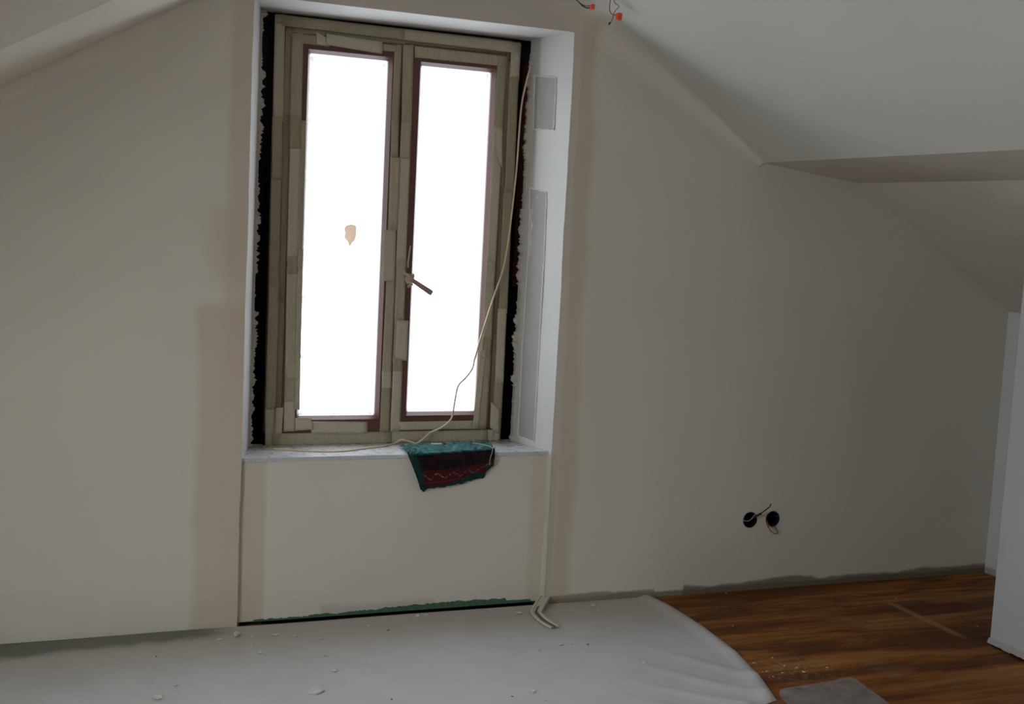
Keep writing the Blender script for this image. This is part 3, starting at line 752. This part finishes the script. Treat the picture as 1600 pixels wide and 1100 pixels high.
# added_window_2: unseen upright dormer window, added to light the room from the left
w2 = empty('added_window_2', (XL, (DY0+DY1)/2, DZ0), kind='structure', label='added unseen dormer window on the left letting in daylight')
WI = Matrix.Translation((-XL, -(DY0+DY1)/2, -DZ0))
bm = bmesh.new(); ym = (DY0+DY1)/2
for (ya, yb, za, zb_) in ((DY0, DY0+.06, DZ0, DZ1), (DY1-.06, DY1, DZ0, DZ1), (DY0, DY1, DZ0, DZ0+.06), (DY0, DY1, DZ1-.06, DZ1), (ym-.03, ym+.03, DZ0, DZ1)):
    box(bm, (XL-.08, ya, za), (XL-.02, yb, zb_))
o = obj('frame', bm, M_white); o.parent = w2; o.matrix_parent_inverse = WI
for ya, yb in ((DY0+.055, ym-.025), (ym+.025, DY1-.055)):
    bm = bmesh.new(); bm.faces.new([bm.verts.new(q) for q in ((XL-.05, ya, DZ0+.055), (XL-.05, yb, DZ0+.055), (XL-.05, yb, DZ1-.055), (XL-.05, ya, DZ1-.055))])
    o = obj('pane', bm, M_glass); o.parent = w2; o.matrix_parent_inverse = WI

# added_window_3: unseen window behind the viewer, added to light the gable
w3 = empty('added_window_3', ((BX0+BX1)/2, YB, BZ0), kind='structure', label='added unseen window in the wall behind the viewer')
WJ = Matrix.Translation((-(BX0+BX1)/2, -YB, -BZ0)); xm = (BX0+BX1)/2
bm = bmesh.new()
for (xa_, xb_, za_, zb_) in ((BX0, BX0+.06, BZ0, BZ1), (BX1-.06, BX1, BZ0, BZ1), (BX0, BX1, BZ0, BZ0+.06), (BX0, BX1, BZ1-.06, BZ1), (xm-.03, xm+.03, BZ0, BZ1)):
    box(bm, (xa_, YB-.07, za_), (xb_, YB-.02, zb_))
o = obj('frame', bm, M_white); o.parent = w3; o.matrix_parent_inverse = WJ
for xa_, xb_ in ((BX0+.055, xm-.025), (xm+.025, BX1-.055)):
    bm = bmesh.new(); bm.faces.new([bm.verts.new(q) for q in ((xa_, YB-.05, BZ0+.055), (xb_, YB-.05, BZ0+.055), (xb_, YB-.05, BZ1-.055), (xa_, YB-.05, BZ1-.055))])
    o = obj('pane', bm, M_glass); o.parent = w3; o.matrix_parent_inverse = WJ

# ------------------------------------------------------------------ things
# dust sheet
edge_px = [(1017, 931), (1050, 948), (1100, 980), (1150, 1018), (1190, 1060), (1214, 1095)]
EP = [PZ(*p) for p in edge_px]
EP[0].y = -0.006
def xr_at(y):
    for a, b in zip(EP[:-1], EP[1:]):
        if a.y >= y >= b.y: return a.x + (b.x-a.x)*(a.y-y)/(a.y-b.y)
    return EP[-1].x if y < EP[-1].y else EP[0].x
YF = EP[-1].y
bm = bmesh.new(); NU, NV = 170, 70
cpn = EP[-1]
def sheet(u, v):
    y = -0.006 + (YF+0.006)*v; xr = xr_at(y); x0 = XL+.06
    x = x0 + (xr-x0)*u
    yy = y - 1.1*v*(1-u)  # unseen front edge drawn back on the left to bounce light upward
    h = 0.005 + 0.0018*rough(x*0.4+y*0.3, 1.0, 3) + 0.0012*math.sin(5*y+3*x)*math.sin(4*x-2*y)
    dx, dy = x-cpn.x, yy-cpn.y; r = math.hypot(dx, dy)
    a = (dx*0.75+dy*0.66); fall = max(0, 1-r/0.55)
    h += fall*0.016*max(0, math.sin(a*44+1.2*math.sin(dy*9)))**2 * min(1, r/0.08)
    # soft long folds on the left
    t = (x*0.35 - yy) ; h += 0.006*math.exp(-((t-0.28)/0.016)**2)*max(0, min(1, (-x-.05)*2)) + 0.005*math.exp(-((t-0.19)/0.013)**2)*max(0, min(1, (-x-.1)*2))
    # hem rolls slightly along the right edge
    h += 0.011*math.exp(-((xr-x-0.035)/0.024)**2)
    if u > 0.999: h = 0.0012
    if v > 0.999: h = 0.0015
    return (x, yy, max(h, 0.0012))
grid(bm, NU, NV, sheet)
for f in bm.faces:
    f.normal_update()
    if f.normal.z < 0: f.normal_flip()
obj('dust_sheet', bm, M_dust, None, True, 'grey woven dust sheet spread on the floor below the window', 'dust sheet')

# clear plastic sheet at the corner of the dust sheet
sp = [(1221, 1092), (1220, 1078), (1262, 1070), (1300, 1064), (1322, 1059), (1336, 1061), (1360, 1078), (1392, 1102), (1420, 1135), (1300, 1150), (1256, 1122)]
pts = [PZ(x, y, 0.0015) for x, y in sp]; c = sum(pts, Vector())/len(pts)
bm = bmesh.new(); R_ = 6; rings = []
dense = smooth_path(pts+pts[:1], 3)[:-1]
for k in range(R_+1):
    t = 1-k/(R_+1); rings.append([bm.verts.new(c+(p-c)*t+Vector((0, 0, 0.0008+0.0016*abs(rough(p.x*2+t*3+p.y, 1, 3))*(1 if k else 0)))) for p in dense])
for A, B in zip(rings[:-1], rings[1:]):
    for i in range(len(dense)): bm.faces.new((A[i], A[(i+1) % len(dense)], B[(i+1) % len(dense)], B[i]))
bm.faces.new(rings[-1])
obj('plastic_sheet', bm, M_sheet, None, True, 'thin hazy plastic sheet on the wooden floor past the dust sheet corner', 'plastic sheet')

# corner bead down the right arris below the sill, its end bent out over the sheet
cb = empty('corner_bead', (JR, -.01, 0.02), label='cream corner bead on the right niche edge, its loose end bent onto the dust sheet', cat='corner bead')
CI = Matrix.Translation((-JR, .01, -.02))
def cbp(name, bm, smooth=False):
    o = obj(name, bm, M_bead, None, smooth); o.parent = cb; o.matrix_parent_inverse = CI; return o
bm = bmesh.new(); rs = random.Random(3); prev = None
for i in range(61):
    z = 0.022 + 0.590*i/60; a = rs.uniform(-.0012, .0012); b = rs.uniform(-.0015, .0015)
    rowv = [bm.verts.new(q) for q in ((JR-.006+a, AY-.002, z), (JR-.004, 0.004, z), (JR-.0015, -.0035, z), (JR+.004, -.0035, z), (JR+.006, -.002, z), (JR+.024+b, -.0012, z), (JR+.026+b, 0.001, z))]
    if prev:
        for k in range(6): bm.faces.new((prev[k], rowv[k], rowv[k+1], prev[k+1]))
    prev = rowv
bmesh.ops.recalc_face_normals(bm, faces=bm.faces); cbp('flange', bm)
# bent end: channel with two raised rims
mid = [Vector((JR-.004, -.010, 0.034)), PZ(838, 955, 0.016), PZ(841, 962, 0.010), PZ(848, 969, 0.009), PZ(858, 976, 0.009), PZ(868, 981, 0.009)]
path = smooth_path(mid, 6); bm = bmesh.new(); prev = None
for i, p in enumerate(path):
    t = (path[min(i+1, len(path)-1)]-path[max(i-1, 0)]).normalized()
    f = i/(len(path)-1)
    side = Vector((1, 0.10, 0)).lerp(Vector((0.80, 0.60, 0)), f).normalized(); side = (side - t*side.dot(t)).normalized(); nr = side.cross(t); nr = nr if nr.z > 0 or (abs(nr.z) < .3 and nr.y < 0) else -nr
    W = 0.019
    rowv = [bm.verts.new(p + side*a*W + nr*h) for a, h in ((-1.1, 0), (-1, .005), (-.72, .005), (-.6, .001), (.6, .001), (.72, .005), (1, .005), (1.1, 0))]
    if prev:
        for k in range(7): bm.faces.new((prev[k], rowv[k], rowv[k+1], prev[k+1]))
    prev = rowv
bmesh.ops.recalc_face_normals(bm, faces=bm.faces)
o = cbp('bent_end', bm, False); sm = o.modifiers.new('thickness', 'SOLIDIFY'); sm.thickness = 0.0016; sm.offset = 1
bm = bmesh.new(); prev = None
for i, p in enumerate(path[4:]):
    rowv = [bm.verts.new(p + Vector((0.80, 0.60, 0))*a*0.0105 + Vector((0, 0, 0.0034))) for a in (-1, 1)]
    if prev: bm.faces.new((prev[0], rowv[0], rowv[1], prev[1]))
    prev = rowv
cbp('channel', bm).data.materials[0] = M_slab

# cable hanging in front of the right leaf and lying along the sill
cpx = [(829, 104, .205), (822, 130, .21), (815, 165, .215), (811, 210, .215), (807, 265, .22), (800, 330, .225), (793, 385, .225), (785, 425, .225), (770, 468, .22), (752, 525, .215), (742, 560, .21), (738, 576, .205),
       (728, 590, .20), (716, 603, .20), (711, 625, .20), (708, 643, .20), (704, 656, .20), (690, 668, .205), (672, 676, .21), (661, 686, .205), (651, 692.5, .195), (640, 690, .19), (627, 687, .185)]
cp3 = [PY(a, b, y) for a, b, y in cpx]
cp3 += [PZ(a, b, 0.6225) for a, b in ((616, 693), (600, 697), (575, 700), (540, 704.5), (510, 705.5), (480, 704.5), (452, 703), (425, 701))]
wire('cable', cp3, 0.0036, M_cable, None, 6, label='thin cream cable hanging across the right window leaf onto the sill', cat='cable')

# patterned rag over the sill
bm = bmesh.new(); NUr, NVr = 60, 70; uvl = bm.loops.layers.uv.new('UVMap')
A0, A1 = PZ(625, 697, 0.626), PZ(762, 690.5, 0.626)
B0, B1 = PY(637, 711, 0.010), PY(773, 702, 0.010)
botpx = [(0.0, 656, 764), (0.06, 661, 768), (0.12, 668, 764), (0.35, 692, 760), (0.6, 722, 755), (0.8, 742, 749), (0.88, 757, 747), (0.9, 760, 738), (1.0, 771, 728)]
def bot(u):
    for (a, x, y), (b, x2, y2) in zip(botpx[:-1], botpx[1:]):
        if u <= b: t = (u-a)/(b-a); return PY(x+(x2-x)*t, y+(y2-y)*t, 0.006)
    return PY(botpx[-1][1], botpx[-1][2], 0.006)
def ragf(u, v):
    VB = 0.38
    if v < VB:
        t = v/VB; p = A0.lerp(A1, u).lerp(B0.lerp(B1, u), t)
        p.z = 0.6245 + 0.007*abs(rough(u*1.7+t*0.6, 2, 4))*math.sin(math.pi*min(1, t*0.9+.1)) + 0.008*math.sin(u*23+t*5+3*math.sin(u*9))**2
        if t > 0.8: p.z -= 0.004*((t-.8)/.2)**2
        p.y += 0.012*rough(u*2.3, 2, 4)*(1-t)
        p.x += 0.006*rough(t*2, 2, 3)*(1-t)
    else:
        t = (v-VB)/(1-VB); a = B0.lerp(B1, u); b = bot(u); p = a.lerp(b, t)
        p.z -= 0.0
        p.y = 0.010 - 0.006*math.sin(math.pi*t) - 0.013*(0.5+0.5*math.sin(u*13+1.5*t+2*math.sin(u*5))) * min(1, t*4) - 0.004*rough(u*3+t, 2, 4)*t
        if t < 0.12: p.z += 0.004*(1-t/.12)
        p.z += 0.003*rough(u*5, 2, 4)*t
    return p
vv, fs = grid(bm, NUr, NVr, ragf)
bm.verts.index_update()
for i in range(NUr):
    for j in range(NVr):
        f = fs[i*NVr+j]
        for lp, (a, b) in zip(f.loops, ((i, j), (i+1, j), (i+1, j+1), (i, j+1))): lp[uvl].uv = (a/NUr, b/NVr)
o = obj('rag', bm, M_rag, None, True, 'crumpled teal, black and dark red patterned rag draped over the sill', 'rag')
sm = o.modifiers.new('thickness', 'SOLIDIFY'); sm.thickness = 0.003; sm.offset = 0
# loose thread of the rag and corner tail
bm = bmesh.new(); tube(bm, smooth_path([PY(738, 692.5, .03), PY(750, 693.5, .02), PY(768, 699, .0), PY(769, 706, -.004), PY(766, 716, -.005), PY(765, 726, -.005)], 5), 0.0014, 6); obj('hem_cord', bm, M_wgrey, o, True)

# socket boxes with their wires
def sock(c, label):
    e = empty('socket_box', (c[0], 0, c[1]), label=label, cat='socket box', group=None)
    bm = bmesh.new(); M = Matrix.Rotation(math.radians(-90), 4, 'X'); seg = 32
    prof = [(0.0345, -.0012), (0.0345, 0.0008), (0.0322, 0.0008), (0.0322, 0.046)]
    rings = [[bm.verts.new((r*math.cos(2*math.pi*k/seg), h, r*math.sin(2*math.pi*k/seg))) for k in range(seg)] for r, h in [(0.0305, -.0012), (0.0345, -.0012), (0.0345, .0005)]]
    for A, B in zip(rings[:-1], rings[1:]):
        for k in range(seg): bm.faces.new((A[k], A[(k+1) % seg], B[(k+1) % seg], B[k]))
    cup = [[bm.verts.new((r*math.cos(2*math.pi*k/seg), h, r*math.sin(2*math.pi*k/seg))) for k in range(seg)] for r, h in [(0.0305, -.0012), (0.0305, .045)]]
    for k in range(seg): bm.faces.new((cup[0][k], cup[1][k], cup[1][(k+1) % seg], cup[0][(k+1) % seg]))
    bm.faces.new(cup[1])
    for a in (0.4, 3.5):
        box(bm, (0.027*math.cos(a)-.003, 0.0, 0.027*math.sin(a)-.003), (0.027*math.cos(a)+.003, .04, 0.027*math.sin(a)+.003))
    obj('box_body', bm, M_box, e, True); return e
def rel(e, pts): return [Vector(p)-e.location for p in pts]
e1 = sock(S1, 'dark round socket box with a black cable end poking up to the right')
wire('wire', rel(e1, [(S1[0]+.005, .04, S1[1]-.012), (S1[0]+.012, .005, S1[1]+.002), PY(1182, 806, -.02), PY(1190, 802, -.03)]), 0.0045, M_wblack, e1)
wire('wire', rel(e1, [PY(1182, 806, -.019), PY(1190, 801.5, -.03), PY(1198, 795.5, -.035), PY(1202.5, 792, -.035), PY(1205, 787, -.035)]), 0.0024, M_wblack, e1)
wire('wire', rel(e1, [PY(1160.5, 812, .0), PY(1163, 813.5, -.006), PY(1168, 814, -.010), PY(1173, 812, -.012), PY(1178, 806, -.006), PY(1180, 803, .001)]), 0.0014, M_wgrey, e1)
e2 = sock(S2, 'dark round socket box with red and brown wires looping out below')
wire('wire', rel(e2, [(S2[0]-.012, .04, S2[1]), PY(1199, 815, -.004), PY(1200, 822, -.015), PY(1203, 828, -.02), PY(1209, 833.5, -.02), PY(1214, 834, -.018), PY(1215, 831, -.015), PY(1211, 824, -.008), (S2[0]+.004, .02, S2[1]-.02)]), 0.0017, M_wbrown, e2)
wire('wire', rel(e2, [(S2[0]-.016, .04, S2[1]-.004), PY(1198.5, 814, -.004), PY(1200.5, 823, -.018), PY(1204, 829.5, -.024), PY(1210, 834, -.022)]), 0.0019, M_wred, e2)
wire('wire', rel(e2, [(S2[0]-.005, .04, S2[1]-.01), PY(1201, 820, -.008), PY(1206, 824, -.015), PY(1211, 830, -.016)]), 0.0013, M_wgrey, e2)
wire('wire', rel(e2, [(S2[0]-.018, .03, S2[1]+.0), PY(1197.6, 813, -.003), PY(1199, 821, -.01), PY(1200.5, 824.5, -.012)]), 0.0018, M_wblack, e2)

# wires with orange connectors hanging from the ceiling
def connector(name, c, ax, label, wires, w_=0.017, h_=0.024):
    e = empty(name, tuple(c), label=label, cat='wire end', group=None)
    ax = Vector(ax).normalized(); q = ax.to_track_quat('Z', 'Y').to_matrix().to_4x4()
    bm = boxm((-w_/2, -.009, -h_/2), (w_/2, .009, h_/2), 0.002, 2); bmesh.ops.transform(bm, matrix=q, verts=bm.verts); obj('connector', bm, M_orange, e, False)['label'] = 'orange push-in connector'
    for pts, r, mt in wires: wire('wire', [Vector(p)-e.location for p in pts], r, mt, e)
    return e
yc = -0.22
c1 = PY(925, 11, yc)
connector('ceiling_wire', c1, (1, 0, .1), 'black ceiling wire ending in an orange connector above the niche corner',
          [([PY(878, -42, yc), PY(884, -14, yc), PY(893, -6, yc), PY(903, 2, yc), PY(910, 9, yc), PY(917, 12.5, yc), PY(921, 12, yc)], 0.0022, M_wblack),
           ([PY(878, -42, yc-.004), PY(884, -15, yc-.004), PY(896, -5, yc-.004), PY(908, 6, yc-.004), PY(915, 9, yc-.004), PY(921, 9, yc)], 0.0016, M_wbrown)], 0.022, 0.014)
c2 = PY(967, 26, yc)
connector('ceiling_wire', c2, (0.1, 0, 1), 'red and green ceiling wires beside an upright orange connector',
          [([PY(954, -42, yc), PY(954, -14, yc), PY(954, -2, yc), PY(952.5, 10, yc), PY(953.5, 19, yc), PY(958, 23, yc), PY(963, 23, yc)], 0.0017, M_wred),
           ([PY(958, -42, yc), PY(958, -14, yc), PY(959, 0, yc), PY(961, 5, yc), PY(967, 9.5, yc), PY(964, 14, yc), PY(960, 19, yc), PY(958, 26, yc), PY(955, 34, yc), PY(952, 38, yc)], 0.0016, M_wgreen),
           ([PY(953, 35, yc), PY(951.6, 38.5, yc)], 0.003, M_wblack)], 0.019, 0.026)

# plaster crumbs and flakes
def crumb(px, py, wpx, hpx, mat, label, group=None, z=0.006, seed=0, flat=0.35, cat='plaster crumb', name='plaster_crumb'):
    rs = random.Random(seed*7+1); p = PZ(px, py, z)
    sc = 410.0*(4.6/max(3.0, (p-CAM).length))
    bm = bmesh.new(); bmesh.ops.create_icosphere(bm, subdivisions=2, radius=0.5)
    k = [rs.uniform(0, 6.28) for _ in range(4)]
    for v in bm.verts:
        c_ = v.co; f = 1+0.25*math.sin(5*c_.x+k[0])+0.22*math.sin(6*c_.y+k[1])+0.18*math.sin(7*c_.z+k[2])
        v.co = Vector((c_.x*f, c_.y*f, c_.z*f))
    wd = wpx/sc; dp = min(wd*1.1, max(wd*0.5, hpx/sc*1.6)); ht = max(0.002, min(wd*flat, 0.02))
    zmin = min(v.co.z for v in bm.verts)
    for v in bm.verts: v.co = Vector((v.co.x*wd, v.co.y*dp, (v.co.z-zmin)*ht))
    o = obj(name, bm, mat, None, False, label, cat, group); o.location = (p.x, p.y, z-.001); o.rotation_euler.z = rs.uniform(-.4, .4); return o
M_flake = plain('white_plaster_flake', (0.66, 0.62, 0.56), 0.9, 0.1, 0.08, 40, 0.3)
def flake(px, py, outline, label, lift=0.004):
    p = PZ(px, py, 0.008); bm = bmesh.new(); n = len(outline)
    P3 = [PZ(px+a, py+b, 0.008)-p for a, b in outline]
    top = [bm.verts.new((q.x, q.y, 0.004 + lift*(i % 3)/2)) for i, q in enumerate(P3)]; bo = [bm.verts.new((q.x, q.y, max(0, 0.0016 + lift*(i % 3)/2-.002))) for i, q in enumerate(P3)]
    ct = bm.verts.new((0, 0, 0.006)); cbv = bm.verts.new((0, 0, 0.001))
    for i in range(n):
        j = (i+1) % n; bm.faces.new((top[i], top[j], ct)); bm.faces.new((bo[j], bo[i], cbv)); bm.faces.new((top[i], bo[i], bo[j], top[j]))
    bmesh.ops.recalc_face_normals(bm, faces=bm.faces)
    o = obj('plaster_flake', bm, M_flake, None, False, label, 'plaster flake'); o.location = (p.x, p.y, 0.006); return o
flake(493, 1080, [(-13, 3), (-6, -3), (0, -5), (9, -4), (14, 0), (8, 3), (0, 4)], 'largest flat plaster flake lying alone on the dust sheet')
flake(246, 1090, [(-8, 0), (-2, -3), (6, -2), (8, 1), (2, 3), (-5, 3)], 'flat plaster flake on the dust sheet, farthest left')
flake(831, 1078, [(-6, -2), (0, -1), (6, 3), (2, 4), (-4, 2)], 'thin plaster flake on the sheet nearest the viewer, below the bent bead')
crumb(369, 996, 9, 12, M_flake, 'upright plaster lump at the foot of the left niche corner', seed=1, flat=1.2)
small = [(395, 996, 6, 5), (430, 993, 8, 4), (407, 1020, 9, 4), (395, 1035, 5, 6), (345, 1000, 8, 4), (378, 1012, 3, 3), (393, 1010, 5, 2), (362, 1026, 4, 3), (498, 998, 4, 3), (505, 999, 4, 3), (462, 995, 6, 3),
         (508, 1024, 4, 3), (275, 1071, 6, 4), (522, 1048, 9, 6), (652, 963, 9, 4), (665, 961, 7, 4), (723, 965, 4, 3), (760, 963, 5, 4), (812, 959, 9, 4), (760, 981, 4, 3), (893, 1006, 4, 4), (842, 1016, 6, 3), (859, 992, 4, 3),
         (895, 955, 4, 3), (927, 947, 8, 4), (1005, 1036, 7, 4), (853, 1094, 3, 3), (1015, 1078, 3, 3), (577, 978, 6, 4)]
for i, (a, b, c_, d_) in enumerate(small):
    zn = 'near the left niche corner' if a < 450 else ('below the middle of the apron board' if a < 740 else 'around the bent bead end')
    crumb(a, b, c_, d_, M_flake, 'small pale plaster crumb on the dust sheet '+zn, 'plaster crumbs '+zn, seed=10+i)
crumb(877, 1007, 8, 5, M_flake, 'pale plaster chip on the sheet just below the bent bead', seed=60)
for i, (a, b) in enumerate(((607, 985), (244, 1026), (919, 1007), (612, 1093), (800, 1088))):
    crumb(a, b, 3, 3, M_darkdirt, 'tiny dark crumb on the grey dust sheet', 'dark crumbs on the dust sheet', seed=80+i, cat='crumb', name='dark_crumb')
for i, (a, b, s_) in enumerate(((1134, 927, 3), (1145, 978, 2.5), (1207, 1028, 3), (1293, 1043, 3.5), (1222, 1051, 3), (1198, 1049, 2.5), (1192, 1050, 2.5), (1208, 1057, 2.5), (1178, 1036, 4), (1255, 1050, 4), (1400, 935, 2), (1527, 979, 2.5), (1150, 1022, 2.5), (1245, 1043, 3), (1225, 1040, 3))):
    crumb(a, b, s_, s_, M_flake, 'tiny white plaster speck on the dark wooden floor', 'plaster specks on the wood', z=0.001, seed=100+i, cat='plaster speck', name='plaster_speck')
crumb(1549, 890, 16, 10, M_bead, 'pinkish plaster lump in the far right floor corner', z=0.001, seed=140, flat=1.0)
# tan scrap lying on the rag
bm = boxm((-.022, -.006, 0), (.022, .006, .004), 0.001); p = PZ(682, 694.5, 0.637); o = obj('tape_scrap', bm, M_tape2, None, False, 'tan scrap lying on the rag on the sill', 'scrap'); o.location = p; o.rotation_euler = (0.05, 0.05, 0.1)
